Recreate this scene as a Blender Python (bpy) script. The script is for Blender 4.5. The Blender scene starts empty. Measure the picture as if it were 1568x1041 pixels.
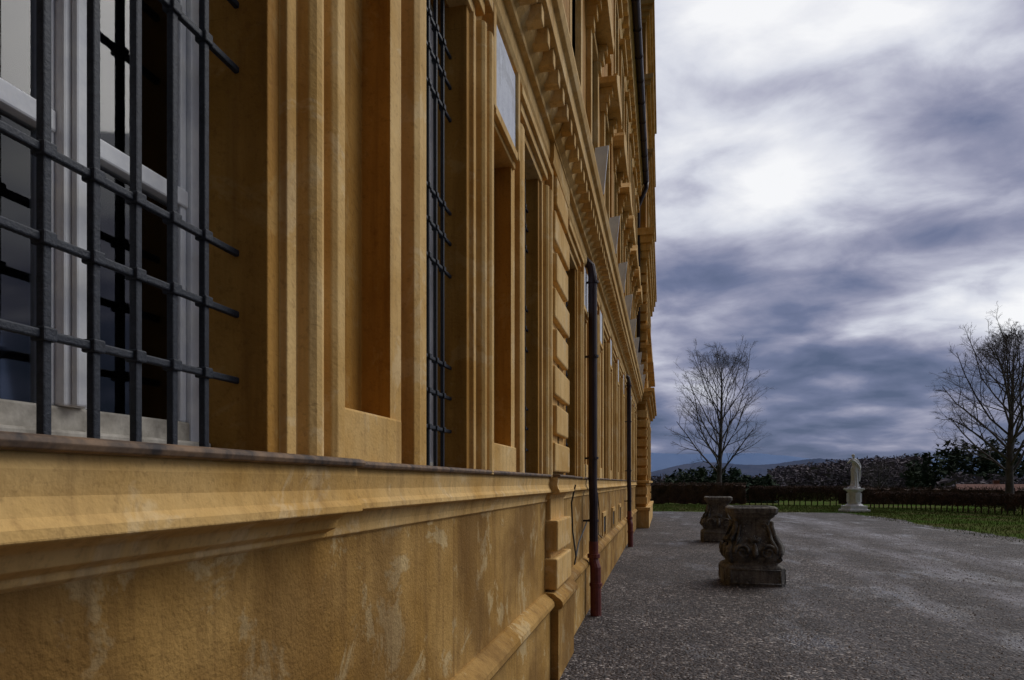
import bpy, bmesh, math, random
from mathutils import Vector, Matrix
import numpy as np
random.seed(7); np.random.seed(7)
S=bpy.context.scene
H=1.70
# ------------------------------------------------------------------ materials
def mat(name):
    m=bpy.data.materials.new(name); m.use_nodes=True
    nt=m.node_tree; nt.nodes.clear()
    out=nt.nodes.new('ShaderNodeOutputMaterial'); b=nt.nodes.new('ShaderNodeBsdfPrincipled')
    nt.links.new(b.outputs[0],out.inputs[0])
    return m,nt,b,out
def nd(nt,t,**kw):
    n=nt.nodes.new(t)
    for k,v in kw.items(): setattr(n,k,v)
    return n
def setin(nt,n,i,v):
    if isinstance(v,bpy.types.NodeSocket): nt.links.new(v,n.inputs[i])
    elif v is not None: n.inputs[i].default_value=v
def coords(nt,scale=(1,1,1),loc=(0,0,0)):
    tc=nd(nt,'ShaderNodeTexCoord'); mp=nd(nt,'ShaderNodeMapping')
    nt.links.new(tc.outputs['Object'],mp.inputs[0]); mp.inputs['Scale'].default_value=scale; mp.inputs['Location'].default_value=loc
    return mp.outputs[0]
def noise(nt,v,scale,detail=5,rough=.55,dist=0):
    n=nd(nt,'ShaderNodeTexNoise'); setin(nt,n,'Vector',v); n.inputs['Scale'].default_value=scale
    n.inputs['Detail'].default_value=detail; n.inputs['Roughness'].default_value=rough; n.inputs['Distortion'].default_value=dist
    return n.outputs[0]
def ramp(nt,f,stops):
    r=nd(nt,'ShaderNodeValToRGB'); setin(nt,r,0,f); e=r.color_ramp.elements
    while len(e)<len(stops): e.new(.5)
    for i,(p,c) in enumerate(stops):
        e[i].position=p; e[i].color=(c if len(c)==4 else (*c,1)) if isinstance(c,tuple) else (c,c,c,1)
    return r.outputs[0]
def mix(nt,f,a,b,mode='MIX'):
    n=nd(nt,'ShaderNodeMix',data_type='RGBA',blend_type=mode); setin(nt,n,0,f)
    for i,v in ((6,a),(7,b)):
        if isinstance(v,tuple): v=(*v[:3],1)
        setin(nt,n,i,v)
    return n.outputs[2]
def math_(nt,op,a,b=None,clamp=False):
    n=nd(nt,'ShaderNodeMath',operation=op); n.use_clamp=clamp; setin(nt,n,0,a)
    if b is not None: setin(nt,n,1,b)
    return n.outputs[0]
def bump(nt,b,h,strength=.5,dist=.01):
    n=nd(nt,'ShaderNodeBump'); n.inputs['Strength'].default_value=strength; n.inputs['Distance'].default_value=dist
    nt.links.new(h,n.inputs['Height']); nt.links.new(n.outputs[0],b.inputs['Normal'])

def plaster(name,c1,c2,c3,patch=.5,bs=.5,streak=.45,damp=0):
    m,nt,b,o=mat(name); v=coords(nt)
    big=noise(nt,v,1.7,4,.6); col=mix(nt,ramp(nt,big,[(.36,0.),(.64,1.)]),c1,c2)
    pv=noise(nt,coords(nt,loc=(3,1,7)),3.0,5,.72,.5)
    col=mix(nt,ramp(nt,pv,[(.55,0.),(.60,patch)]),col,c3)
    st=noise(nt,coords(nt,(9,9,.6)),1.6,4,.65)
    col=mix(nt,ramp(nt,st,[(.48,0.),(.74,streak)]),col,(c1[0]*.32,c1[1]*.28,c1[2]*.4))
    fine=noise(nt,v,42,3,.7); col=mix(nt,ramp(nt,fine,[(.54,0.),(.76,.45)]),col,(c1[0]*.40,c1[1]*.37,c1[2]*.5))
    if damp:
        dn=noise(nt,coords(nt,(1,1,1),(0,.55,0)),.9,5,.6,.3)
        col=mix(nt,ramp(nt,dn,[(.44,0.),(.56,damp)]),col,(c1[0]*.38,c1[1]*.33,c1[2]*.35))
    sc_=noise(nt,coords(nt,(.7,2.2,13),(2,5,1)),3.1,2,.5); col=mix(nt,ramp(nt,sc_,[(.70,0.),(.715,.35),(.73,0.)]),col,(c1[0]*.3,c1[1]*.25,c1[2]*.3))
    setin(nt,b,'Base Color',col); b.inputs['Roughness'].default_value=.85
    b.inputs['Specular IOR Level'].default_value=.15
    h=math_(nt,'ADD',math_(nt,'MULTIPLY',noise(nt,v,75,2,.6),.35),noise(nt,v,7,4,.6))
    bump(nt,b,h,bs,.015)
    return m
OCH=plaster('ochre_plaster',(.37,.180,.032),(.46,.245,.058),(.54,.36,.14),.3,.40,.5)
OCHL=plaster('ochre_plaster_weathered',(.36,.195,.045),(.50,.300,.095),(.62,.46,.23),.75,.85,.5,.55)
OCHT=plaster('ochre_trim',(.58,.34,.10),(.74,.50,.21),(.78,.61,.36),.4,.35,.4)  # pale trim ochre, raised so the moulding highlights sit in the colour
WHP=plaster('pale_plaster',(.62,.65,.73),(.72,.75,.82),(.46,.47,.50),.5,.4,.2)
def simple(name,c1,c2,sc=20,rough=.6,metal=0,bs=.2,bd=.004,spec=.5):
    m,nt,b,o=mat(name); v=coords(nt); n=noise(nt,v,sc,4,.65)
    setin(nt,b,'Base Color',mix(nt,ramp(nt,n,[(.35,0.),(.65,1.)]),c1,c2)); b.inputs['Roughness'].default_value=rough; b.inputs['Metallic'].default_value=metal
    b.inputs['Specular IOR Level'].default_value=spec
    if bs>0: bump(nt,b,noise(nt,v,sc*3,2,.6),bs,bd)
    return m
LIP=simple('weathered_lead_edge',(.030,.023,.022),(.22,.135,.075),14,.75)
IRON=simple('wrought_iron',(.012,.016,.024),(.028,.034,.048),60,.6,.0,.5,.003,.35)
WHT=simple('white_window_paint',(.66,.68,.73),(.82,.83,.84),12,.45,0,.25)
CREAM=simple('cream_sill_paint',(.32,.29,.24),(.62,.58,.50),16,.7,0,.4)
PIPE=simple('painted_downspout',(.020,.013,.020),(.036,.022,.030),6,.5,0,.2,.004,.35)
PIPER=simple('rust_red_pipe',(.11,.022,.018),(.19,.042,.032),8,.5)
ROOF=simple('roof_tiles',(.09,.05,.04),(.14,.08,.06),6,.8)
LEAD=simple('metal_flashing',(.64,.69,.80),(.78,.82,.90),8,.45,.0)
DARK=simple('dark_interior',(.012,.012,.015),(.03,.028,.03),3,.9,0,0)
CURT=simple('grey_curtain',(.55,.54,.54),(.68,.66,.66),5,.9,0,0)
WOODB=simple('brown_interior_wood',(.05,.025,.02),(.09,.045,.035),9,.5)
CABLE=simple('black_cable',(.01,.01,.01),(.02,.02,.02),9,.6,0,0)
m,nt,b,o=mat('window_glass')
nt.nodes.remove(b); tr=nd(nt,'ShaderNodeBsdfTransparent'); tr.inputs[0].default_value=(.76,.78,.81,1); gl=nd(nt,'ShaderNodeBsdfGlossy'); gl.inputs['Roughness'].default_value=.03
fr=nd(nt,'ShaderNodeFresnel'); fr.inputs[0].default_value=1.5; ms=nd(nt,'ShaderNodeMixShader')
nt.links.new(math_(nt,'MULTIPLY',fr.outputs[0],1.5,True),ms.inputs[0]); nt.links.new(tr.outputs[0],ms.inputs[1]); nt.links.new(gl.outputs[0],ms.inputs[2]); nt.links.new(ms.outputs[0],o.inputs[0]); GLASS=m

m,nt,b,o=mat('lichen_stone'); v=coords(nt)
c=mix(nt,ramp(nt,noise(nt,v,5,5,.65),[(.38,0.),(.62,1.)]),(.075,.070,.066),(.20,.185,.165))
c=mix(nt,ramp(nt,noise(nt,v,22,4,.7),[(.56,0.),(.68,.75)]),c,(.36,.35,.33))
c=mix(nt,ramp(nt,noise(nt,coords(nt,(6,6,.8)),2,4,.6),[(.5,0.),(.7,.75)]),c,(.025,.023,.022))
setin(nt,b,'Base Color',c); b.inputs['Roughness'].default_value=.85
bump(nt,b,noise(nt,v,30,5,.7),.9,.02); STONE=m
STAT=simple('white_statue_stone',(.66,.68,.72),(.84,.85,.88),7,.7,0,.3,.01)
# gravel
m,nt,b,o=mat('wet_gravel'); v=coords(nt)
vo=nd(nt,'ShaderNodeTexVoronoi'); nt.links.new(v,vo.inputs['Vector']); vo.inputs['Scale'].default_value=32
sv=nd(nt,'ShaderNodeSeparateColor'); nt.links.new(vo.outputs['Color'],sv.inputs[0])
g=ramp(nt,sv.outputs[0],[(0.,(.016,.012,.012)),(.55,(.050,.039,.038)),(.82,(.10,.080,.075)),(1.,(.44,.39,.36))])
g=mix(nt,ramp(nt,noise(nt,v,.5,6,.7),[(.40,.0),(.60,.75)]),g,(.024,.018,.018))
g=mix(nt,ramp(nt,noise(nt,v,4.0,5,.75),[(.52,0.),(.68,.5)]),g,(.12,.094,.085))
sx=nd(nt,'ShaderNodeSeparateXYZ'); nt.links.new(v,sx.inputs[0])
wob=math_(nt,'MULTIPLY',math_(nt,'SUBTRACT',noise(nt,v,.11,2,.5),.5),4.0)
wob=math_(nt,'ADD',wob,math_(nt,'MULTIPLY',math_(nt,'SUBTRACT',noise(nt,v,1.1,4,.6),.5),.8))
xx=math_(nt,'ADD',math_(nt,'ADD',sx.outputs[0],wob),math_(nt,'MULTIPLY',sx.outputs[1],.05))
def band(c0,w):
    d=math_(nt,'ABSOLUTE',math_(nt,'SUBTRACT',xx,c0)); return ramp(nt,math_(nt,'DIVIDE',d,w),[(.2,1.),(1.,0.)])
tk=math_(nt,'MAXIMUM',math_(nt,'MAXIMUM',band(5.8,.65),band(7.6,1.0)),math_(nt,'MAXIMUM',math_(nt,'MULTIPLY',band(4.2,.4),.5),math_(nt,'MULTIPLY',band(2.6,.3),.25)))
tk=math_(nt,'MULTIPLY',tk,ramp(nt,noise(nt,coords(nt,(1.6,.3,1)),1.7,6,.75),[(.38,.15),(.60,1.)]))
g=mix(nt,math_(nt,'MULTIPLY',tk,.75),g,(.25,.24,.27))
setin(nt,b,'Base Color',g)
wet=ramp(nt,noise(nt,coords(nt,(1.2,.5,1)),.8,4,.65),[(.54,.72),(.66,.30)])
setin(nt,b,'Roughness',wet); b.inputs['Specular IOR Level'].default_value=.3
hh=math_(nt,'SUBTRACT',1.,vo.outputs['Distance']); hh=math_(nt,'ADD',hh,math_(nt,'MULTIPLY',noise(nt,v,2.2,3,.6),3.5))
bump(nt,b,hh,1.,.022); GRAV=m
m,nt,b,o=mat('winter_grass'); v=coords(nt)
c=mix(nt,ramp(nt,noise(nt,v,.35,5,.65),[(.42,0.),(.66,1.)]),(.055,.105,.020),(.13,.105,.055))
c=mix(nt,ramp(nt,noise(nt,v,6,4,.7),[(.45,0.),(.7,.7)]),c,(.075,.105,.03))
setin(nt,b,'Base Color',c); b.inputs['Roughness'].default_value=1; b.inputs['Specular IOR Level'].default_value=0; bump(nt,b,noise(nt,v,12,4,.8),.6,.05); GRASS=m
BLADE=simple('grass_blades',(.055,.10,.020),(.12,.12,.045),1.2,1,0,0,0,0)
PEB=simple('gravel_pebbles',(.045,.036,.034),(.34,.29,.265),31,.65,0,0)
BARK=simple('bare_bark',(.085,.075,.078),(.16,.145,.145),3,.9,0,0,.02,.15)
HEDG=simple('bare_hedge_twigs',(.060,.042,.038),(.15,.098,.078),2.5,.95,0,0,.02,.1)
CONI=simple('dark_conifers',(.026,.046,.032),(.075,.092,.060),.15,.95,0,0,.05,.05)
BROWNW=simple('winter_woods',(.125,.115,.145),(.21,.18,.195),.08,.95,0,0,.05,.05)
MIDW=simple('misty_woods',(.075,.10,.17),(.11,.13,.20),.02,1,0,0,.1,0)  # distance haze is put into this bluish base colour
FARH=simple('hazy_hills',(.15,.23,.42),(.19,.27,.46),.004,1,0,0,.1,0)  # bluish base colour imitates aerial haze

# ------------------------------------------------------------------ mesh helpers
def empty(name,loc=(0,0,0)):
    e=bpy.data.objects.new(name,None); S.collection.objects.link(e); e.location=loc; return e
def obj(name,verts,faces,m,parent=None,bevel=0,smooth=False,seg=2):
    me=bpy.data.meshes.new(name); me.from_pydata([tuple(v) for v in verts],[],faces); me.update()
    o=bpy.data.objects.new(name,me); S.collection.objects.link(o); me.materials.append(m)
    if parent: o.parent=parent
    if bevel:
        md=o.modifiers.new('b','BEVEL'); md.width=bevel; md.segments=seg; md.limit_method='ANGLE'; md.angle_limit=math.radians(40)
    if smooth: me.polygons.foreach_set('use_smooth',[True]*len(me.polygons))
    return o
class Acc:
    def __init__(s): s.v=[]; s.f=[]
    def box(s,x0,x1,y0,y1,z0,z1):
        n=len(s.v); s.v+= [(x,y,z) for z in (z0,z1) for y in (y0,y1) for x in (x0,x1)]
        s.f+=[tuple(n+i for i in q) for q in ((0,2,3,1),(4,5,7,6),(0,1,5,4),(2,6,7,3),(0,4,6,2),(1,3,7,5))]
    def prism(s,pts,fn0,fn1):
        n=len(s.v); k=len(pts); s.v+=[fn0(p) for p in pts]+[fn1(p) for p in pts]
        s.f+=[tuple(range(n,n+k)),tuple(range(n+2*k-1,n+k-1,-1))]
        s.f+=[(n+i,n+k+i,n+k+(i+1)%k,n+(i+1)%k) for i in range(k)]
    def tube(s,pts,rads,sides=6,cap=True):
        n=len(s.v); P=[Vector(p) for p in pts]
        for i,p in enumerate(P):
            d=(P[min(i+1,len(P)-1)]-P[max(i-1,0)]); d.normalize()
            a=Vector((0,0,1)) if abs(d.z)<.9 else Vector((1,0,0)); u=d.cross(a).normalized(); w=d.cross(u)
            for k in range(sides):
                t=2*math.pi*k/sides; s.v.append(p+(u*math.cos(t)+w*math.sin(t))*rads[i])
        for i in range(len(P)-1):
            for k in range(sides):
                a0=n+i*sides+k; b0=n+i*sides+(k+1)%sides; s.f.append((a0,b0,b0+sides,a0+sides))
        if cap:
            s.f.append(tuple(range(n,n+sides))[::-1]); e=n+(len(P)-1)*sides; s.f.append(tuple(range(e,e+sides)))
    def make(s,name,m,parent=None,bevel=0,smooth=False,recalc=False):
        o=obj(name,s.v,s.f,m,parent,bevel,smooth)
        if recalc:
            bm=bmesh.new(); bm.from_mesh(o.data); bmesh.ops.recalc_face_normals(bm,faces=bm.faces); bm.to_mesh(o.data); bm.free()
        return o

# ------------------------------------------------------------------ palace
P=empty('palace_building')
def ext_y(acc,pts,y0,y1):
    acc.prism(pts,lambda p:(-p[0],y0,H+p[1]),lambda p:(-p[0],y1,H+p[1]))
def ext_z(acc,pts,z0,z1):
    acc.prism(pts,lambda p:(-p[0],p[1],z0),lambda p:(-p[0],p[1],z1))
END=26.0
wins=[(-3.6,-2.8),(-1.45,-.62),(.75,1.59),(2.70,3.43),(4.76,5.52)]
y=7.15
while y<END-1.0:
    wins.append((y,y+.78)); y+=2.12
SILL=H+.075; HEAD=H+2.5
piers=Acc(); fills=Acc(); pale=Acc(); pfr=Acc(); trim_highlight_faces=[]
def pier(a,bb):
    r0=a+.36; r1=bb-.33
    pts=[(1.55,a),(1.0,a),(1.0,a+.055),(.978,a+.058),(.978,a+.105),(.99,a+.112),(.99,a+.128),(.955,a+.132),(.940,a+.148),(.935,a+.168),(.940,a+.188),(.955,a+.20),(.972,a+.205),
         (.972,a+.225),(.938,a+.230),(.925,a+.245),(.925,a+.29),(.938,a+.305),(.985,a+.31),(.985,r0),(1.10,r0+.004),(1.10,r1)]
    pts+=[(.985,r1),(.985,r1+.11),(1.04,r1+.113),(1.04,r1+.20),(.968,r1+.203),(.955,r1+.235),(.955,bb-.02),(.968,bb),(1.55,bb)]
    nf=len(piers.f)
    ext_z(piers,pts,SILL-.03,HEAD)
    for i in list(range(2,19))+[22,25,26,27,28]: trim_highlight_faces.append(nf+2+i)
    fills.box(-1.3,-.962,a+.32,r1+.06,SILL-.03,H+.235)
    fills.box(-1.3,-.968,a+.32,r1+.06,H+2.1,HEAD)
    fills.box(-1.3,-1.075,r0+.006,r0+.12,H+.235,H+2.1)
    pale.box(-1.05,-.955,a+.40,r1+.0,H+2.19,H+2.70)
    pfr.box(-1.05,-.935,a+.335,a+.395,H+2.15,H+2.73); pfr.box(-1.05,-.935,r1+.003,r1+.06,H+2.15,H+2.73); pfr.box(-1.05,-.938,a+.397,r1+.001,H+2.13,H+2.187)
for i,(a,bb) in enumerate(wins):
    nxt=wins[i+1][0] if i+1<len(wins) else END+.1
    if i==4: pier(bb,5.52+.86)
    else: pier(bb,nxt)
pier(-5.2,-3.6)
po=obj('window_piers',piers.v,piers.f,OCH,P,.0035)
po.data.materials.append(OCHT)
for i in trim_highlight_faces: po.data.polygons[i].material_index=1  # surround faces get the paler ochre: painted highlights on the mouldings
bm=bmesh.new(); bm.from_mesh(po.data); bmesh.ops.recalc_face_normals(bm,faces=bm.faces); bm.to_mesh(po.data); bm.free()
fills.make('panel_blocks',OCHT,P,.008)
a=Acc(); a.box(-1.55,-1.0,6.375,7.15,SILL-.03,HEAD); a.make('pier_wall',OCH,P)
a=Acc(); a.box(-1.55,-1.0,-5.2,END,HEAD,H+2.78); a.make('lintel_wall',OCH,P)
pale.make('pale_panels',WHP,P,.004); pfr.make('panel_frames',OCHT,P,.005)
a=Acc()
for (w0,w1) in wins:
    a.box(-1.1,-.984,w0-.10,w1+.11,HEAD-.004,HEAD+.06); a.box(-1.1,-.951,w0-.16,w1+.19,HEAD+.058,HEAD+.13); a.box(-1.1,-.925,w0-.24,w1+.28,HEAD+.128,HEAD+.19)
a.make('window_head_mouldings',OCHT,P,.006)
a=Acc(); a.box(-1.5,-1.0,-5.2,END,.55,H-.05); a.make('lower_wall',OCHL,P)
def ledge(acc,lip,y0,y1,off):
    pr=[(1.4,.06),(.955-off,.052),(.942-off,.046),(.938-off,.02),(.944-off,-.02),(.936-off,-.05),(.924-off,-.066),(.922-off,-.084),(.935-off,-.090),(.962-off*.8,-.092),(.972-off*.5,-.108),(.980-off*.5,-.135),(.986,-.15),(.986,-.163),(1.0,-.172),(1.4,-.172)]
    ext_y(acc,pr,y0,y1)
    ext_y(lip,[(1.395,.076),(.93-off,.070),(.918-off,.066),(.914-off,.058),(.918-off,.048),(.935-off,.0445),(1.39,.0612)],y0-.003,y1+.003)
la=Acc(); ll=Acc()
ledge(la,ll,-5.2,1.88,.055); ledge(la,ll,1.88,5.80,-.01); ledge(la,ll,5.80,6.80,.06); ledge(la,ll,6.80,END,-.015)
la.make('window_ledge',OCHT,P,.003,recalc=True); ll.make('ledge_lip',LIP,P,.002,recalc=True)
def plinth(acc,y0,y1,off):
    ext_y(acc,[(1.3,-.93),(.985-off,-.95),(.955-off,-.975),(.925-off,-.995),(.905-off,-1.02),(.900-off,-1.05),(.912-off,-1.075),(.94-off,-1.085),(.94-off,-H-.1),(1.3,-H-.1)],y0,y1)
a=Acc(); plinth(a,-5.2,5.78,.0); plinth(a,5.78,6.82,.07); plinth(a,6.82,END,-.02); a.make('plinth',OCHL,P,.004,recalc=True)
a=Acc(); a.box(-1.2,-.955,5.90,6.70,H-1.0,H-.12); a.box(-1.2,-.955,5.90,6.70,SILL,H+2.9)
z=SILL+.02; i=0
while z<H+2.7:
    w=.10 if i%2 else .0
    a.box(-1.1,-.905,5.84+w,6.76-w,z,z+.255); z+=.335; i+=1
z=H-.93; i=0
while z<H-.3:
    w=.045 if i%2 else .0
    a.box(-1.1,-.89,5.84+w,6.78-w,z,z+.27); z+=.33; i+=1
a.make('rusticated_pilaster',OCHT,P,.014)
a=Acc()
sc=[(1.5,2.76),(.96,2.77),(.945,2.80),(.945,2.92),(.90,2.925),(.90,2.97),(.86,3.02),(.84,3.07),(.84,3.10),(.74,3.13),(.735,3.25),(.70,3.27),(.68,3.33),(.68,3.36),(1.0,3.45),(1.5,3.45)]
ext_y(a,sc,-5.2,END); ext_y(a,[(1.2,2.74),(.92,2.745),(.91,2.80),(.91,2.93),(.86,2.98),(.84,3.05),(.80,3.12),(1.2,3.2)],5.80,6.80)
a.make('string_cornice',OCHT,P,.005,recalc=True)
def storey(z0,z1,o0,o1,name):
    a=Acc(); p=-5.2
    for (w0,w1) in wins:
        w0-=.02; w1+=.02
        a.box(-1.55,-1.0,p,w0,z0,z1); a.box(-1.55,-1.0,w0,w1,z0,o0); a.box(-1.55,-1.0,w0,w1,o1,z1); p=w1
    a.box(-1.55,-1.0,p,END,z0,z1); a.make(name,OCH,P)
storey(H+2.78,H+7.4,H+4.05,H+6.2,'first_floor_wall'); storey(H+7.4,H+10.6,H+8.0,H+9.6,'second_floor_wall')
a=Acc(); sh=Acc()
for wi,(w0,w1) in enumerate(wins):
    for (o0,o1,pj) in ((H+4.05,H+6.2,.0),(H+8.0,H+9.6,.03)):
        a.box(-1.1,-.93+pj,w0-.17,w0-.02,o0-.1,o1+.12); a.box(-1.1,-.93+pj,w1+.02,w1+.17,o0-.1,o1+.12)
        a.box(-1.1,-.928+pj,w0-.02,w1+.02,o1,o1+.12); a.box(-1.1,-.85,w0-.22,w1+.22,o0-.22,o0-.10)
        a.box(-1.1,-.90,w0-.14,w1+.14,o0-.5,o0-.22)
    yc=(w0+w1)/2
    if wi%2:
        a.prism([(w0-.32,6.45),(w1+.32,6.45),(w1+.32,6.55),(yc,6.95),(w0-.32,6.55)],lambda p:(-1.1,p[0],H+p[1]),lambda p:(-.72,p[0],H+p[1]))
    else:
        arc=[(yc+(.71)*math.cos(t*math.pi/10),6.55+.36*math.sin(t*math.pi/10)) for t in range(11)]
        a.prism([(w0-.32,6.45),(w1+.32,6.45)]+arc,lambda p:(-1.1,p[0],H+p[1]),lambda p:(-.72,p[0],H+p[1]))
    for q in (w0-.2,w1+.04):
        for (dx,z0,z1) in ((.80,6.34,6.447),(.85,6.2,6.34),(.89,6.06,6.2)): a.box(-1.1,-dx,q,q+.16,H+z0,H+z1)
        for (dx,z0,z1) in ((.87,3.62,3.72),(.91,3.5,3.62)): a.box(-1.1,-dx,q+.01,q+.15,H+z0,H+z1)
    a.box(-1.1,-.82,w0-.25,w1+.25,H+9.78,H+9.9)
    if w0>5.6:
        n=len(sh.v); ys=w0+.80
        q=[(-.79,ys,H+3.36),(-.67,ys+.03,H+3.36),(-.61,ys-.05,H+3.88),(-.76,ys-.10,H+3.84)]
        sh.v+=q+[(p[0],p[1]+.03,p[2]) for p in q]
        sh.f+=[tuple(n+i for i in q) for q in ((0,1,2,3),(7,6,5,4),(0,4,5,1),(1,5,6,2),(2,6,7,3),(3,7,4,0))]
y=-5
while y<END-.2: a.box(-.9,-.765,y,y+.09,H+3.0,H+3.11); y+=.24
a.make('upper_window_surrounds',OCHT,P,.008,recalc=True)
sh.make('tilted_flashing_boards',LEAD,P,.003,recalc=True)
a=Acc(); a.box(-1.2,-.9,5.9,6.7,H+3.46,H+10.3)
for yy in (12.8,19.2): a.box(-1.2,-.93,yy,yy+.6,H+3.46,H+10.3)
a.make('giant_pilasters',OCH,P,.01)
a=Acc(); ext_y(a,[(1.5,10.3),(.96,10.3),(.93,10.4),(.93,10.6),(.90,10.65),(.88,10.8),(.78,10.85),(.76,11.0),(.72,11.05),(.70,11.15),(1.5,11.2)],-5.2,END)
y=-5
while y<END-.3: a.box(-.92,-.77,y,y+.16,H+10.62,H+10.83); y+=.42
a.make('eaves_cornice',OCHT,P,.006,recalc=True)
a=Acc(); a.tube([(-.62,-5.2,H+11.16),(-.60,END-.2,H+11.16)],[.10,.10],10)
y=-5
while y<END: a.tube([(-.615,y,H+11.16),(-.615,y+.05,H+11.16)],[.118,.118],10); y+=1.1
a.tube([(-.58,END-.25,H+11.16),(-.60,END-.25,H+10.9),(-.80,END-.3,H+10.45),(-.90,END-.3,H+10.2),(-.90,END-.3,H+3.6)],[.08]*5,8)
a.make('gutter',PIPE,P,smooth=True)
a=Acc(); a.prism([(.7,11.2),(13,11.2),(12,15),(9,17),(5,17),(2.2,15)],lambda p:(-p[0],-5.2,H+p[1]),lambda p:(-p[0],END,H+p[1])); a.make('mansard_roof',ROOF,P,recalc=True)
a=Acc(); a.box(-13,-1.5,-5.2,-4.9,0,H+11.2); a.box(-13,-12.6,-4.9,END,0,H+11.2); a.make('rear_walls',OCH,P)
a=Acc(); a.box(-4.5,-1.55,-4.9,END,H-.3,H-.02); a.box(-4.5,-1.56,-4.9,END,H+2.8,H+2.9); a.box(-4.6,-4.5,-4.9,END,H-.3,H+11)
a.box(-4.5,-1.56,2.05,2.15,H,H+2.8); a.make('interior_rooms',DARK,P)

fr=Acc(); gls=Acc(); irn=Acc(); rl=Acc()
def window(w0,w1,z0,z1,xg=-1.2,mull=True,trans=()):
    t=.06
    fr.box(xg-.05,xg+.02,w0,w0+t,z0,z1); fr.box(xg-.05,xg+.02,w1-t,w1,z0,z1)
    rl.box(xg-.05,xg+.018,w0+t,w1-t,z0,z0+.075); fr.box(xg-.05,xg+.018,w0+t,w1-t,z1-.07,z1)
    c=(w0+w1)/2
    if mull:
        fr.box(xg-.05,xg+.030,c-.030,c+.030,z0+.075,z1-.07); fr.box(xg+.030,xg+.045,c-.014,c+.014,z0+.075,z1-.07)
        fr.box(xg-.02,xg+.010,c-.052,c-.030,z0+.075,z1-.07);fr.box(xg-.02,xg+.010,c+.030,c+.050,z0+.075,z1-.07)
    fr.box(xg-.02,xg+.008,w1-t-.024,w1-t,z0+.075,z1-.07); fr.box(xg-.02,xg+.010,w0+t,w0+t+.028,z0+.075,z1-.07)
    for tt in trans:
        fr.box(xg-.03,xg+.014,w0+t,c-.030,tt,tt+.045); fr.box(xg-.03,xg+.014,c+.030,w1-t,tt,tt+.045)
    gls.box(xg-.014,xg-.010,w0+.01,w1-.01,z0+.01,z1-.01)
for i,(w0,w1) in enumerate(wins):
    window(w0,w1,SILL+.004,HEAD,trans=(H+.70,H+1.62))
    window(w0-.02,w1+.02,H+4.05,H+6.2,trans=(H+5.2,)); window(w0-.02,w1+.02,H+8.0,H+9.6,trans=(H+8.9,))
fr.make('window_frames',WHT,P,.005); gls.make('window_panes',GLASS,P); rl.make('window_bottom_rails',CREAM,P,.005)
a=Acc()
for (s0,s1) in ((.80,1.12),(1.22,1.49)):
    for q in (s0,s1-.03): a.box(-1.34,-1.31,q,q+.03,H+.12,H+2.4)
    for q in (.14,.40,1.0,1.6): a.box(-1.335,-1.312,s0+.03,s1-.03,H+q,H+q+.025)
a.make('inner_sashes',WHT,P,.004)
cv=[];cf=[]
for (c0,c1) in ((.9,1.0),(1.26,1.52),(3.0,3.25)):
    n=len(cv); N=60
    for i in range(N+1):
        t=i/N; xx=-1.42+.018*math.sin(t*34)+.008*math.sin(t*71)
        for zz in (H+.1,H+2.5): cv.append((xx,c0+(c1-c0)*t,zz))
    cf+=[(n+2*i,n+2*i+2,n+2*i+3,n+2*i+1) for i in range(N)]
obj('curtains',cv,cf,CURT,P,smooth=True)
a=Acc(); a.box(-1.54,-1.42,1.56,1.66,H+.1,H+2.5); a.make('inner_wood_shutter',WOODB,P,.006)
a=Acc()
for (w0,w1) in wins: a.box(-1.26,-1.16,w0+.004,w1-.004,SILL+.001,SILL+.03)
a.make('window_sills',CREAM,P,.006)
ks=[.267,.44,.60,1.08,1.25,1.41,1.90,2.07,2.23]
for gi,(w0,w1) in enumerate(wins[:8]):
    g=Acc(); nb=int((w1-w0)/.11); bs=[w1-.13-.11*j for j in range(nb)]
    for yb in bs:
        if yb<w0+.03: continue
        g.box(-1.099,-1.081,yb-.009,yb+.009,SILL-.01,H+2.46)
        for k in ks: g.box(-1.106,-1.074,yb-.0145,yb+.0145,H+k-.013,H+k+.013)
    for k in ks: g.box(-1.0975,-1.0825,w0-.01,w1+.01,H+k-.0085,H+k+.0085)
    g.make('window_grille',IRON,P,.0035)

def spout(ys,top,name):
    a=Acc(); x=-.865
    a.tube([(-1.0,ys,H+top+.12),(-.90,ys,H+top+.02),(x-.01,ys,H+top-.12),(x-.01,ys,H+.0),(x,ys,H-.25),(x,ys,.95)],[.055]*6,12)
    for z in (H+top-.2,H+1.6,H+.3,1.2): a.tube([(x-.005,ys,z),(x-.005,ys,z+.03)],[.068]*2,12); a.box(-1.0,x,ys-.01,ys+.01,z,z+.025)
    a.make(name,PIPE,P,smooth=False)
    a=Acc(); a.tube([(x,ys,.95),(x,ys,.72),(x+.025,ys-.01,.62),(x+.03,ys-.01,.0)],[.060,.062,.07,.07],12); a.tube([(x+.002,ys,.74),(x+.002,ys,.79)],[.082]*2,12);a.tube([(x+.03,ys-.01,.38),(x+.03,ys-.01,.42)],[.082]*2,12)
    a.make(name+'_boot',PIPER,P)
spout(8.75,2.75,'downspout'); spout(18.3,2.75,'downspout_far')
a=Acc(); pts=[(-.86,6.86,H-.02),(-.90,6.86,H-.2),(-.9,6.95,H-.5),(-.86,6.9,.95),(-.90,7.1,.85),(-.93,7.7,1.02),(-.93,8.3,1.15),(-.94,8.62,1.2)]
a.tube(pts,[.009]*len(pts),6); pts=[(-.97,10.4,H-.15),(-.97,10.7,H-.45),(-.97,10.6,.9),(-.97,11.2,.8)]; a.tube(pts,[.008]*4,5)
a.make('cables',CABLE,P)
a=Acc()
for yy in (11.6,13.8,16,20.2): a.box(-1.05,-.994,yy,yy+.5,.85,1.12)
a.make('basement_openings',DARK,P)
a=Acc()
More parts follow.
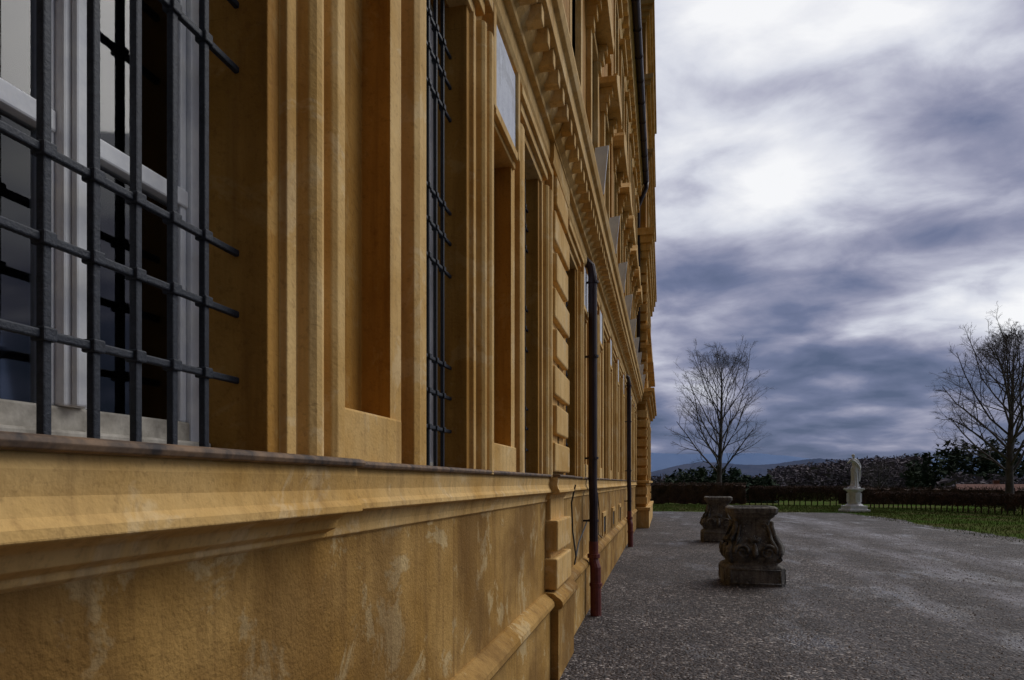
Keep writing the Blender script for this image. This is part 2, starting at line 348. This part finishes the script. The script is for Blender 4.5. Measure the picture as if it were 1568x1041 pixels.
for yy in (11.6,13.8,16,20.2): a.box(-1.05,-.975,yy-.08,yy-.0,.8,1.12); a.box(-1.05,-.975,yy+.5,yy+.58,.8,1.12); a.box(-1.05,-.973,yy-.08,yy+.58,1.12,1.2)
a.make('basement_frames',OCHT,P,.006)

R0,R1=END,END+9
a=Acc(); a.box(-12,-.62,R0,R1,.6,H+17.5); a.make('risalit_body',OCH,P)
a=Acc(); a.box(-12,-.50,R0-.14,R1+.1,0,.66); a.box(-12,-.46,R0-.18,R1+.14,.66,.78)
def cor(k,t,L,n=3):
    for i in range(n):
        f=i/max(1,n-1); LL=.60-(.60-L)*(f**.8); d=(.62-LL)
        a.box(-12,-LL,R0-d-.02*i,R1+d,H+k+t*i/n,H+k+t*(i+1)/n)
cor(-.1,.18,.50,2); cor(2.95,.55,.30,4); cor(4.9,.22,.42,2); cor(5.6,.25,.46,2); cor(8.1,1.3,.30,5); cor(11.8,.5,.32,4); cor(14.6,.5,.34,3); cor(17.2,.6,.30,4)
z=.9
while z<H+8:
    if not (H-.4<z<H+.05 or H+2.7<z<H+3.5): a.box(-1.0,-.575,R0-.045,R0+.55,z,z+.27); a.box(-1.0,-.58,R0+8.0,R0+8.9,z,z+.27)
    z+=.36
a.make('risalit_trim',OCHT,P,.012)
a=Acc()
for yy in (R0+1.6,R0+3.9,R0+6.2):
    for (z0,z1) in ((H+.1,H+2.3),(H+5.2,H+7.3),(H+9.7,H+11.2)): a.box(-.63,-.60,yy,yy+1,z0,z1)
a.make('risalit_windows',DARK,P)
a=Acc()
for yy in (R0+1.6,R0+3.9,R0+6.2):
    for (z0,z1) in ((H+.1,H+2.3),(H+5.2,H+7.3),(H+9.7,H+11.2)):
        a.box(-.63,-.56,yy-.12,yy,z0,z1+.12); a.box(-.63,-.56,yy+1,yy+1.12,z0,z1+.12); a.box(-.63,-.55,yy-.2,yy+1.2,z1+.12,z1+.24)
        a.box(-.63,-.585,yy+.46,yy+.54,z0,z1)
    a.box(-.63,-.36,yy-.3,yy+1.3,H+4.6,H+4.72)
a.make('risalit_window_frames',OCHT,P,.01)
a=Acc(); a.prism([(.35,17.8),(12,17.8),(10,21),(3,21)],lambda p:(-p[0],R0-.2,H+p[1]),lambda p:(-p[0],R1+.2,H+p[1])); a.make('risalit_roof',ROOF,P,recalc=True)

# ------------------------------------------------------------------ ground
def gh(x,y):
    r=max(0,min(1,(y-58)/50)); r2=max(0,min(1,(x-40)/50)); 
    return -3.2*max(r*r*(3-2*r),r2*r2*(3-2*r2))
xs=[-4000,-2000,-900,-400,-200,-100,-60,-30,-15]+list(range(-10,41,5))+list(range(46,101,6))+[130,200,400,900,2000,4000]
ys=[-400,-100,-40,-10]+list(range(0,61,6))+list(range(64,113,4))+[130,180,300,600,1200,2500,5000]
gv=[(x,y,gh(x,y)) for y in ys for x in xs]; nx=len(xs)
gf=[(j*nx+i,j*nx+i+1,(j+1)*nx+i+1,(j+1)*nx+i) for j in range(len(ys)-1) for i in range(nx-1)]
obj('ground',gv,gf,GRASS)
edge=[]
random.seed(3)
for i in range(0,120): edge.append((10.4+random.uniform(-.18,.18)+.25*math.sin(i*.31),-15+i*.47,.004))
for i in range(1,80): edge.append((10.4-i*.33,41.2+random.uniform(-.18,.18)+.3*math.sin(i*.23),.004))
edge+=[(-16,-15,.004)]
obj('gravel_yard',edge,[tuple(range(len(edge)))],GRAV)
rng=np.random.default_rng(5)
def scatter_tetra(name,n,xr,yr,smin,smax,m,tall=False,pw=1.0,z0=.004):
    X=rng.uniform(*xr,n); Y=yr[0]+(yr[1]-yr[0])*rng.uniform(0,1,n)**pw; s=rng.uniform(smin,smax,n)
    V=np.zeros((n,5,3)); base=np.array([[1,0,0],[0,1,0],[-1,0,0],[0,-1,0],[0,0,1.]])
    ang=rng.uniform(0,6.28,n); c,si=np.cos(ang),np.sin(ang)
    for k in range(5):
        bx=base[k,0]*rng.uniform(.6,1.3,n); by=base[k,1]*rng.uniform(.6,1.3,n)
        if tall: bx=bx*.12; by=by*.12
        V[:,k,0]=X+(bx*c-by*si)*s; V[:,k,1]=Y+(bx*si+by*c)*s; V[:,k,2]=z0+base[k,2]*s*(1 if tall else rng.uniform(.4,.9,n))
        if tall and k==4: V[:,k,0]+=rng.normal(0,.4,n)*s; V[:,k,1]+=rng.normal(0,.4,n)*s
    F=[]
    for i in range(n):
        q=i*5; F+=[(q,q+1,q+4),(q+1,q+2,q+4),(q+2,q+3,q+4),(q+3,q,q+4)]
    return obj(name,V.reshape(-1,3).tolist(),F,m)
scatter_tetra('gravel_stones',32000,(-.85,9.5),(4.5,26),.006,.019,PEB,pw=1.5)
scatter_tetra('grass',26000,(10.45,26),(16,50),.04,.12,BLADE,tall=True,z0=0)
scatter_tetra('grass',16000,(-2,13),(41.3,54),.04,.11,BLADE,tall=True,z0=0)
scatter_tetra('grass',1500,(9.7,10.6),(14,42),.03,.08,BLADE,tall=True,z0=0)

# ------------------------------------------------------------------ stone planters
def planter(cx,cy,rot=0,name='stone_planter'):
    e=empty(name,(cx,cy,0)); e.rotation_euler=(0,0,rot)
    lv=[(0,.475,0),(.05,.48,0),(.30,.475,0),(.325,.455,0),(.34,.43,0),(.345,.40,0),(.37,.385,.02),(.42,.42,.1),(.50,.455,.15),(.58,.45,.18),(.68,.40,.2),(.80,.335,.2),(.92,.295,.2),(1.02,.275,.15),(1.08,.28,.1),(1.11,.30,.05),(1.13,.335,.02),(1.16,.34,0),(1.17,.36,0),(1.20,.385,0),(1.27,.39,0),(1.285,.375,0),(1.30,.355,0),(1.30,.30,0),(1.24,.27,0)]
    N=48; V=[];F=[]
    for (z,hw,cc) in lv:
        for k in range(N):
            t=2*math.pi*(k+.5)/N; p=10-cc*35; p=max(3.2,p)
            c,s_=math.cos(t),math.sin(t); r=hw/((abs(c)**p+abs(s_)**p)**(1/p))
            if cc>0: r*=1-.28*cc*math.cos(4*t)
            V.append((r*c,r*s_,z))
    for j in range(len(lv)-1):
        F+=[(j*N+k,j*N+(k+1)%N,(j+1)*N+(k+1)%N,(j+1)*N+k) for k in range(N)]
    F.append(tuple(range((len(lv)-1)*N,len(lv)*N)))
    obj('body',V,F,STONE,e,.008)
    a=Acc()
    for q in range(4):
        A=Matrix.Rotation(q*math.pi/2,3,'Z')
        def sp(cx_,cz,r0,turns,sgn,rad,yo):
            pts=[];rr=[]
            for i in range(26):
                t=i/25; th=t*turns*2*math.pi; r=r0*(1-.82*t)
                pts.append(A@Vector((cx_+sgn*r*math.cos(th),yo-.012*t,cz+r*math.sin(th)))); rr.append(rad*(1-.3*t))
            a.tube(pts,rr,6)
        for sg in (-1,1):
            sp(sg*.20,.56,.125,1.6,sg,.030,-.445)
            sp(sg*.17,.98,.05,1.3,-sg,.018,-.285)
            a.tube([A@Vector(p) for p in ((sg*.22,-.285,1.0),(sg*.245,-.33,.88),(sg*.26,-.39,.76),(sg*.325,-.445,.62),(sg*.325,-.46,.54))],[.022,.028,.032,.036,.03],7)
        for i in range(-3,4):
            th=i*.30; a.tube([A@Vector((0,-.36,.70)),A@Vector((math.sin(th)*.07,-.405,.70+math.cos(th)*.06)),A@Vector((math.sin(th)*.12,-.365,.70+math.cos(th)*.13))],[.012,.024,.012],6)
        a.tube([A@Vector((0,-.44,.46)),A@Vector((0,-.475,.53)),A@Vector((0,-.445,.63)),A@Vector((0,-.40,.70))],[.03,.045,.035,.02],7)
        D=Vector((1,-1,0)).normalized()
        pts=[];rr=[]
        for (r,z,w) in ((.41,1.06,.03),(.40,.98,.04),(.43,.88,.042),(.49,.76,.046),(.55,.64,.055),(.58,.54,.06),(.55,.45,.055),(.51,.40,.04)):
            pts.append(A@(D*r+Vector((0,0,z)))); rr.append(w)
        a.tube(pts,rr,8)
        for (x0,x1,z0,z1) in ((-.40,.40,.265,.285),(-.40,.40,.04,.06),(-.40,-.38,.06,.265),(.38,.40,.06,.265)):
            n=len(a.v); bx=Acc(); bx.box(x0,x1,-.486,-.46,z0,z1); a.v+=[A@Vector(v) for v in bx.v]; a.f+=[tuple(n+i for i in f) for f in bx.f]
    a.make('carved_scrolls',STONE,e,smooth=True)
planter(1.46,12.2,math.radians(2)); planter(1.56,20.6,math.radians(-2))

# ------------------------------------------------------------------ statue
def statue(cx,cy):
    e=empty('garden_statue',(cx,cy,0)); a=Acc()
    a.box(-.62,.62,-.62,.62,-.05,.14); a.box(-.52,.52,-.52,.52,.14,.36)
    def oct(r0,r1,z0,z1):
        a.tube([(0,0,z0),(0,0,z1)],[r0,r1],8)
    oct(.52,.42,.36,.46); oct(.38,.36,.46,1.18); oct(.42,.50,1.18,1.28); a.box(-.42,.42,-.42,.42,1.28,1.38); oct(.36,.34,1.38,1.46)
    for q in range(4):
        A=Matrix.Rotation(q*math.pi/2,3,'Z'); n=len(a.v); b_=Acc(); b_.box(-.15,.15,-.385,-.33,.58,1.08); a.v+=[A@Vector(v) for v in b_.v]; a.f+=[tuple(n+i for i in f) for f in b_.f]
    a.make('pedestal',STAT,e,.02)
    z0=1.44
    J={'pel':(.03,0,.98,.15),'waist':(.02,0,1.14,.115),'chest':(-.01,-.01,1.32,.15),'neck0':(-.03,0,1.47,.075),'neck':(-.03,-.01,1.53,.05),'head0':(-.05,-.02,1.60,.075),'head':(-.06,-.03,1.68,.09),'crown':(-.06,-.02,1.76,.06),
       'ls':(-.20,0,1.42,.07),'le':(-.38,-.04,1.26,.05),'lw':(-.26,-.18,1.42,.038),'lh':(-.17,-.18,1.53,.04),
       'rs':(.17,0,1.41,.07),'re':(.33,.02,1.17,.052),'rw':(.27,-.12,.97,.038),'rh':(.22,-.16,.90,.042),
       'lk':(-.12,-.12,.55,.09),'la':(-.10,-.02,.10,.06),'lt':(-.12,-.17,.04,.045),'rk':(.10,-.02,.53,.10),'ra':(.10,.02,.08,.06),'rt':(.13,-.14,.04,.045)}
    names=list(J); E=[('pel','waist'),('waist','chest'),('chest','neck0'),('neck0','neck'),('neck','head0'),('head0','head'),('head','crown'),('neck0','ls'),('ls','le'),('le','lw'),('lw','lh'),('neck0','rs'),('rs','re'),('re','rw'),('rw','rh'),('pel','lk'),('lk','la'),('la','lt'),('pel','rk'),('rk','ra'),('ra','rt')]
    me=bpy.data.meshes.new('sk'); me.from_pydata([(J[n][0],J[n][1],J[n][2]) for n in names],[(names.index(p),names.index(q)) for p,q in E],[])
    so=bpy.data.objects.new('figure',me); S.collection.objects.link(so)
    md=so.modifiers.new('s','SKIN'); 
    for i,n in enumerate(names):
        sv=me.skin_vertices[0].data[i]; r=J[n][3]; sv.radius=(r,r); sv.use_root=(n=='pel')
    ss=so.modifiers.new('ss','SUBSURF'); ss.levels=2; ss.render_levels=2
    dg=bpy.context.evaluated_depsgraph_get(); ev=so.evaluated_get(dg); m2=bpy.data.meshes.new_from_object(ev)
    bpy.data.objects.remove(so)
    V=[tuple(v.co) for v in m2.vertices]; F=[tuple(p.vertices) for p in m2.polygons]
    n=len(V); N=72; L=[(0.02,.24,.20),(.2,.195,.17),(.45,.175,.155),(.7,.18,.155),(.9,.185,.155),(1.02,.17,.14),(1.10,.14,.12)]
    for j,(z,rx,ry) in enumerate(L):
        for k in range(N):
            t=2*math.pi*k/N; f=1+.11*math.sin(9*t+z*2.2)*(1.15-z)+.05*math.sin(17*t+1)
            V.append((rx*f*math.cos(t)+.03*math.sin(z*3),ry*f*math.sin(t),z+.04*math.cos(t)))
    for j in range(len(L)-1): F+=[(n+j*N+k,n+j*N+(k+1)%N,n+(j+1)*N+(k+1)%N,n+(j+1)*N+k) for k in range(N)]
    F.append(tuple(n+k for k in range(N))[::-1]); F.append(tuple(n+(len(L)-1)*N+k for k in range(N)))
    t=Acc(); t.tube([(-.2,.05,1.45),(-.08,-.15,1.38),(.10,-.18,1.2),(.22,-.1,1.05),(.27,-.08,.9),(.30,-.04,.6),(.28,-.03,.3)],[.04,.045,.05,.06,.055,.05,.03],8)
    t.tube([(-.05,.03,1.7),(-.05,.09,1.68),(-.04,.10,1.6)],[.05,.05,.03],8)
    V+= [tuple(v) for v in t.v]; nn=len(V)-len(t.v); F+=[tuple(nn+i for i in f) for f in t.f]
    o=obj('figure',V,F,STAT,e,smooth=True); o.location=(0,0,z0); o.scale=(1.1,1.1,1.1)
    r=o.modifiers.new('r','REMESH'); r.mode='VOXEL'; r.voxel_size=.014; r.use_smooth_shade=True
    e.rotation_euler=(0,0,math.radians(15)); return e
statue(10.9,43.2)

# ------------------------------------------------------------------ trees
def tree(name,x,y,height,crown_r,seed,base_z=0,fork=.22,dens=1.0,tr=.22):
    rnd=random.Random(seed); a=Acc()
    def env(p):
        t=(p.z-base_z)/height
        if t>1.02: return False
        s=max(0,(t-fork*.6)/(1-fork*.6)); R=crown_r*1.05*max(.12,math.sin(math.pi*min(1,.10+s*.88)))**.65
        return math.hypot(p.x-x,p.y-y)<R
    def grow(p,d,ln,r,depth):
        seg=4 if depth<2 else 3
        pts=[p.copy()]; rr=[r]; q=p.copy(); dd=d.copy()
        for i in range(seg):
            j=.09+.06*depth
            dd=(dd+Vector((rnd.gauss(0,j),rnd.gauss(0,j),rnd.gauss(0,j*.6)+(.13 if depth<3 else .04)))).normalized()
            q=q+dd*(ln/seg); pts.append(q.copy()); rr.append(max(.0045,r*(1-.72*(i+1)/seg)))
            if not env(q) and rnd.random()<.8: break
        seg=len(pts)-1
        a.tube(pts,rr,(7,5,4,3,3,3)[depth],cap=False)
        if depth>=4: return
        nch=int(((0,8,7,6,4)[depth])*dens+rnd.random())
        for c in range(nch):
            t=.18+.82*(c+rnd.random()*.8)/nch; t=min(t,.99); f=t*seg; i=int(f); pp=pts[i].lerp(pts[min(i+1,seg)],f-i)
            dl=(pts[min(i+1,seg)]-pts[i]).normalized()
            pr=Vector((rnd.gauss(0,1),rnd.gauss(0,1),rnd.gauss(0,.7))); pr=(pr-dl*pr.dot(dl)).normalized()
            an=rnd.uniform(.4,.9); nd_=(dl*math.cos(an)+pr*math.sin(an)).normalized()
            grow(pp,nd_,ln*rnd.uniform(.42,.62)*(1.05-.35*t),max(.0045,rr[i]*.5),depth+1)
    base=Vector((x,y,base_z)); N=9; pts=[];rr=[]
    for i in range(N+1):
        t=i/N; pts.append(base+Vector((math.sin(t*4+seed)*.12,math.cos(t*3.3+seed)*.12,t*height*.93))); rr.append(tr*(1-t)**.85*(1.25 if i==0 else 1)+.012)
    a.tube(pts,rr,9)
    nl=int(28*dens)
    for i in range(nl):
        t=fork+(1-fork)*(i+rnd.random()*.6)/nl*.97; f=t*N; k=min(N-1,int(f)); p=pts[k].lerp(pts[k+1],f-k)
        az=i*2.4+rnd.uniform(-.4,.4); s=(t-fork)/(1-fork)
        prof=math.sin(math.pi*min(1,(.28+s*.72)))**.7
        R=crown_r*prof; up=.75+.9*s+rnd.uniform(-.15,.3)
        d=Vector((math.cos(az),math.sin(az),up)).normalized()
        ln=min(R*rnd.uniform(.9,1.2)/max(.35,math.hypot(d.x,d.y)),(height*1.02-(p.z-base_z))/max(.1,d.z))
        grow(p,d,max(ln,.8),max(.02,rr[k]*.42),1)
    return a.make(name,BARK,smooth=True)
def wp(u,z):
    X=(u-1015)*z/1070; return X,(z+X*.2158)/.9764
X,Y=wp(1103,60); tree('bare_tree',X,Y,13.3,4.1,11,-.2,.18,.92,.24)
X,Y=wp(1549,41); tree('bare_tree',X,Y,10.4,4.4,23,-.05,.20,.98,.24)
X,Y=wp(1345,150); tree('bare_tree',X,Y,9.2,4.2,31,-3.2,.2,.6,.25)
X,Y=wp(1700,52); tree('bare_tree',X,Y,12.0,4.0,41,-.2,.22,.6,.25)

# ------------------------------------------------------------------ hedges
def hedge(name,p0,p1,h,w,n,solid,posts):
    rnd=random.Random(len(name)+n); a=Acc(); p0=Vector(p0); p1=Vector(p1); L=(p1-p0).length; d=(p1-p0)/L; nr=Vector((-d.y,d.x,0))
    for i in range(n):
        s=rnd.uniform(0,L); o=rnd.uniform(-.5,.5)*w; z=rnd.uniform(.12 if solid else .3,h*.97)
        q=p0+d*s+nr*o+Vector((0,0,z)); v=Vector((rnd.gauss(0,.5),rnd.gauss(0,.5),rnd.uniform(.0,1))).normalized()*rnd.uniform(.15,.4)
        if q.z+v.z>h+.06: v.z*=.2
        a.tube([q,q+v],[.016,.006],3,cap=False)
    s=0
    while s<L:
        q=p0+d*s; a.tube([q,q+Vector((rnd.gauss(0,.04),rnd.gauss(0,.04),h*rnd.uniform(.9,1.05)))],[.045,.025],5); s+=posts*rnd.uniform(.85,1.15)
    if solid:
        m_=int(L/.35); n0=len(a.v)
        for i in range(m_+1):
            q=p0+d*(L*i/m_)
            for (oo,zz) in ((-.32,.05),(-.34,h*.5),(-.28,h*.88),(.28,h*.88),(.34,h*.5),(.32,.05)):
                a.v.append(q+nr*(oo*w+rnd.gauss(0,.05))+Vector((0,0,zz+rnd.gauss(0,.05))))
        for i in range(m_):
            for k in range(5): q=n0+i*6+k; a.f.append((q,q+1,q+7,q+6))
    a.make(name,HEDG)
hedge('hedge',(-14,57,0),(6.3,56,0),1.72,.9,11000,True,.5)
hedge('hedge',(6.5,55,0),(13.8,54,0),1.45,.7,6500,False,.4)
hedge('hedge',(13.9,51,0),(19,39,0),1.12,.6,5200,False,.42)
hedge('hedge',(19.05,39,0),(25,26,0),1.12,.6,4000,False,.42)
hedge('hedge',(14,60,-.1),(44,57,-.4),1.5,.8,9000,True,.5)

# ------------------------------------------------------------------ woods and hills
def woods(name,items,m,nt_=60,conif=False,seed=1):
    r=np.random.default_rng(seed); V=[];F=[]
    for (x,y,z,h,w) in items:
        for i in range(nt_):
            t=r.uniform(.05,1); 
            rad=w*((1-t)*.9+.08) if conif else w*math.sin(math.pi*min(.98,(.15+t*.83)))**.6
            an=r.uniform(0,6.28); rr=rad*math.sqrt(r.uniform(.1,1)); c=np.array([x+rr*math.cos(an),y+rr*math.sin(an),z+h*t])
            s=w*(.30 if conif else .26)*r.uniform(.5,1.1); q=len(V)
            for k in range(3): V.append(tuple(c+r.normal(0,1,3)*s*np.array([1,1,.7])))
            F.append((q,q+1,q+2))
    return obj(name,V,F,m)
rnd=random.Random(5); it=[]
for i in range(60):
    z=rnd.uniform(105,125); u=rnd.uniform(1022,1178); X,Y=wp(u,z); it.append((X,Y,-3.2,rnd.uniform(6.2,7.6)*(1 if 1035<u<1130 else .82),1.6))
woods('pine_grove',it,CONI,130,False,2)
it=[]
for i in range(190):
    u=rnd.uniform(1390,1900); z=rnd.uniform(150,200); X,Y=wp(u,z); f=min(1,(u-1385)/70); it.append((X,Y,-3.2,(8.6+5.4*f)*rnd.uniform(.72,1.12)*z/165,2.2))
woods('conifer_forest',it,CONI,100,True,3)
it=[]
for i in range(120):
    u=rnd.uniform(1450,1900); z=rnd.uniform(105,140); X,Y=wp(u,z); it.append((X,Y,-3.2,rnd.uniform(4.5,6.6),2.0))
woods('winter_woodland',it,BROWNW,90,False,4)
it=[]
for i in range(900):
    u=rnd.uniform(1180,1420); z=rnd.uniform(330,480); X,Y=wp(u,z); it.append((X,Y,-3.2,(rnd.uniform(8,12)+10*max(0,(u-1180)/240)**.6)*z/400,4.0))
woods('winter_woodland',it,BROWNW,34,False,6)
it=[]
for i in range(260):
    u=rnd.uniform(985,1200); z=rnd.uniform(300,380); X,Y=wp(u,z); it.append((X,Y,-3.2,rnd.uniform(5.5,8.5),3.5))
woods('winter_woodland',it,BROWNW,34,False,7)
def ridge(name,dist,hf,m,step,us=(-200,2600),jit=.03):
    V=[];F=[]; u=us[0]; i=0; r=random.Random(int(dist)); w1=0
    while u<us[1]:
        w1=w1*.75+r.uniform(-1,1)*jit
        X=(u-1015)*dist/1070; Yy=(dist+X*.2158)/.9764; h=hf(u)*(1+w1)
        V+=[(X*.9,Yy*.9,-4),(X,Yy,h),(X*1.2,Yy*1.2,-4)]
        if i: q=3*i; F+=[(q-3,q,q+1,q-2),(q-2,q+1,q+2,q-1)]
        i+=1; u+=step
    obj(name,V,F,m,smooth=True)
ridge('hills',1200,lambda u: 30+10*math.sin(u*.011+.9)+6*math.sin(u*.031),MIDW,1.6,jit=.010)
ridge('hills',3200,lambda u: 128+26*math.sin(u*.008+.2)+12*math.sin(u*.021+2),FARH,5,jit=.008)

# ------------------------------------------------------------------ farmhouse
fx,fy=wp(1545,82); F0=empty('farmhouse',(fx,fy,-3.0)); F0.rotation_euler=(0,0,math.radians(-14))
WALLF=simple('render_wall',(.35,.32,.28),(.45,.42,.38),3,.9); RT=simple('red_roof_tiles',(.20,.09,.07),(.30,.14,.105),5,.85)
a=Acc(); a.box(-5,5,-3,3,0,2.6); a.prism([(-3,2.6),(3,2.6),(0,4.25)],lambda p:(-4.98,p[0],p[1]),lambda p:(4.98,p[0],p[1])); a.make('walls',WALLF,F0,recalc=True)
a=Acc(); a.prism([(-3.4,2.45),(0,4.35),(3.4,2.45),(3.4,2.6),(0,4.52),(-3.4,2.6)],lambda p:(-5.4,p[0],p[1]),lambda p:(5.4,p[0],p[1])); a.box(-1.5,-.9,.3,.9,3.8,5.0); a.make('roof',RT,F0,recalc=True)
a=Acc()
for x in (-3.5,-1.5,.5,2.5): a.box(x,x+.9,-3.02,-2.9,1,2.1)
a.make('windows',DARK,F0)

# ------------------------------------------------------------------ world
sunel,sunaz=math.radians(46),math.radians(48)
w=bpy.data.worlds.new('World'); S.world=w; w.use_nodes=True; nt=w.node_tree; nt.nodes.clear()
out=nd(nt,'ShaderNodeOutputWorld'); sky=nd(nt,'ShaderNodeTexSky'); sky.sky_type='NISHITA'; sky.sun_disc=False; sky.sun_elevation=sunel; sky.sun_rotation=sunaz
b1=nd(nt,'ShaderNodeBackground'); b1.inputs[1].default_value=.06; nt.links.new(sky.outputs[0],b1.inputs[0])
tc=nd(nt,'ShaderNodeTexCoord'); sp=nd(nt,'ShaderNodeSeparateXYZ'); nt.links.new(tc.outputs['Generated'],sp.inputs[0])
dz=math_(nt,'ADD',math_(nt,'MAXIMUM',sp.outputs[2],0.),.28)
cx=math_(nt,'DIVIDE',sp.outputs[0],dz); cy=math_(nt,'DIVIDE',sp.outputs[1],dz)
cb=nd(nt,'ShaderNodeCombineXYZ'); nt.links.new(cx,cb.inputs[0]); nt.links.new(cy,cb.inputs[1])
mp=nd(nt,'ShaderNodeMapping'); nt.links.new(cb.outputs[0],mp.inputs[0]); mp.inputs['Rotation'].default_value=(0,0,math.radians(30)); mp.inputs['Scale'].default_value=(1.0,1.35,1); mp.inputs['Location'].default_value=(5.3,1.7,0)
n1=noise(nt,mp.outputs[0],1.5,3,.5,.2)
n2=noise(nt,mp.outputs[0],4.8,6,.55,.25)
n=math_(nt,'ADD',math_(nt,'MULTIPLY',n1,1.10),math_(nt,'MULTIPLY',n2,.45))
n=math_(nt,'SUBTRACT',n,.255)
eb=ramp(nt,sp.outputs[2],[(0.,.33),(.07,.33),(.15,.38),(.24,.53),(.34,.59),(.5,.60),(1.,.54)])
n=math_(nt,'ADD',n,math_(nt,'SUBTRACT',eb,.5))
sd=Vector((math.sin(sunaz)*math.cos(sunel),math.cos(sunaz)*math.cos(sunel),math.sin(sunel)))
dp=nd(nt,'ShaderNodeVectorMath',operation='DOT_PRODUCT'); nt.links.new(tc.outputs['Generated'],dp.inputs[0]); dp.inputs[1].default_value=sd
sb=math_(nt,'MULTIPLY',math_(nt,'SUBTRACT',dp.outputs['Value'],.65),.14)
n=math_(nt,'ADD',n,sb)
cc=ramp(nt,n,[(.24,(.085,.115,.205)),(.37,(.155,.182,.30)),(.47,(.28,.292,.41)),(.56,(.46,.47,.58)),(.65,(.70,.72,.80)),(.78,(.96,.965,.985))])
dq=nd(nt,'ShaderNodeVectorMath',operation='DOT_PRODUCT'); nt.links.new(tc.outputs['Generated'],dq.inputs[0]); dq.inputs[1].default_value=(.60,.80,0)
st=ramp(nt,math_(nt,'ADD',math_(nt,'MULTIPLY',dq.outputs['Value'],.5),.5),[(.38,.06),(.76,1.)])  # dims the unseen sky behind the camera, added to darken camera-facing reveals
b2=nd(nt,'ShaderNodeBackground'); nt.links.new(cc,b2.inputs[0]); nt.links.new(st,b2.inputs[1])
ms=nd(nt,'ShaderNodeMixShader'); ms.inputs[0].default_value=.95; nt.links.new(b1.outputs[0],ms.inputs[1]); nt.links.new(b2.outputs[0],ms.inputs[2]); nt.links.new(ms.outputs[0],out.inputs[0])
L=bpy.data.lights.new('sun','SUN'); L.energy=1.5; L.angle=math.radians(45); L.color=(1,.975,.94); lo=bpy.data.objects.new('sun',L); S.collection.objects.link(lo)
lo.rotation_euler=(-sd).to_track_quat('-Z','Y').to_euler()

# ------------------------------------------------------------------ camera
c=bpy.data.cameras.new('camera'); co=bpy.data.objects.new('camera',c); S.collection.objects.link(co); S.camera=co
c.sensor_width=36; c.lens=24.0; c.shift_y=.1393; c.clip_start=.05; c.clip_end=12000
co.location=(0,0,H); co.rotation_euler=(math.radians(90),0,math.radians(12.46))
S.view_settings.view_transform='Standard'; S.view_settings.look='None'; S.view_settings.exposure=0
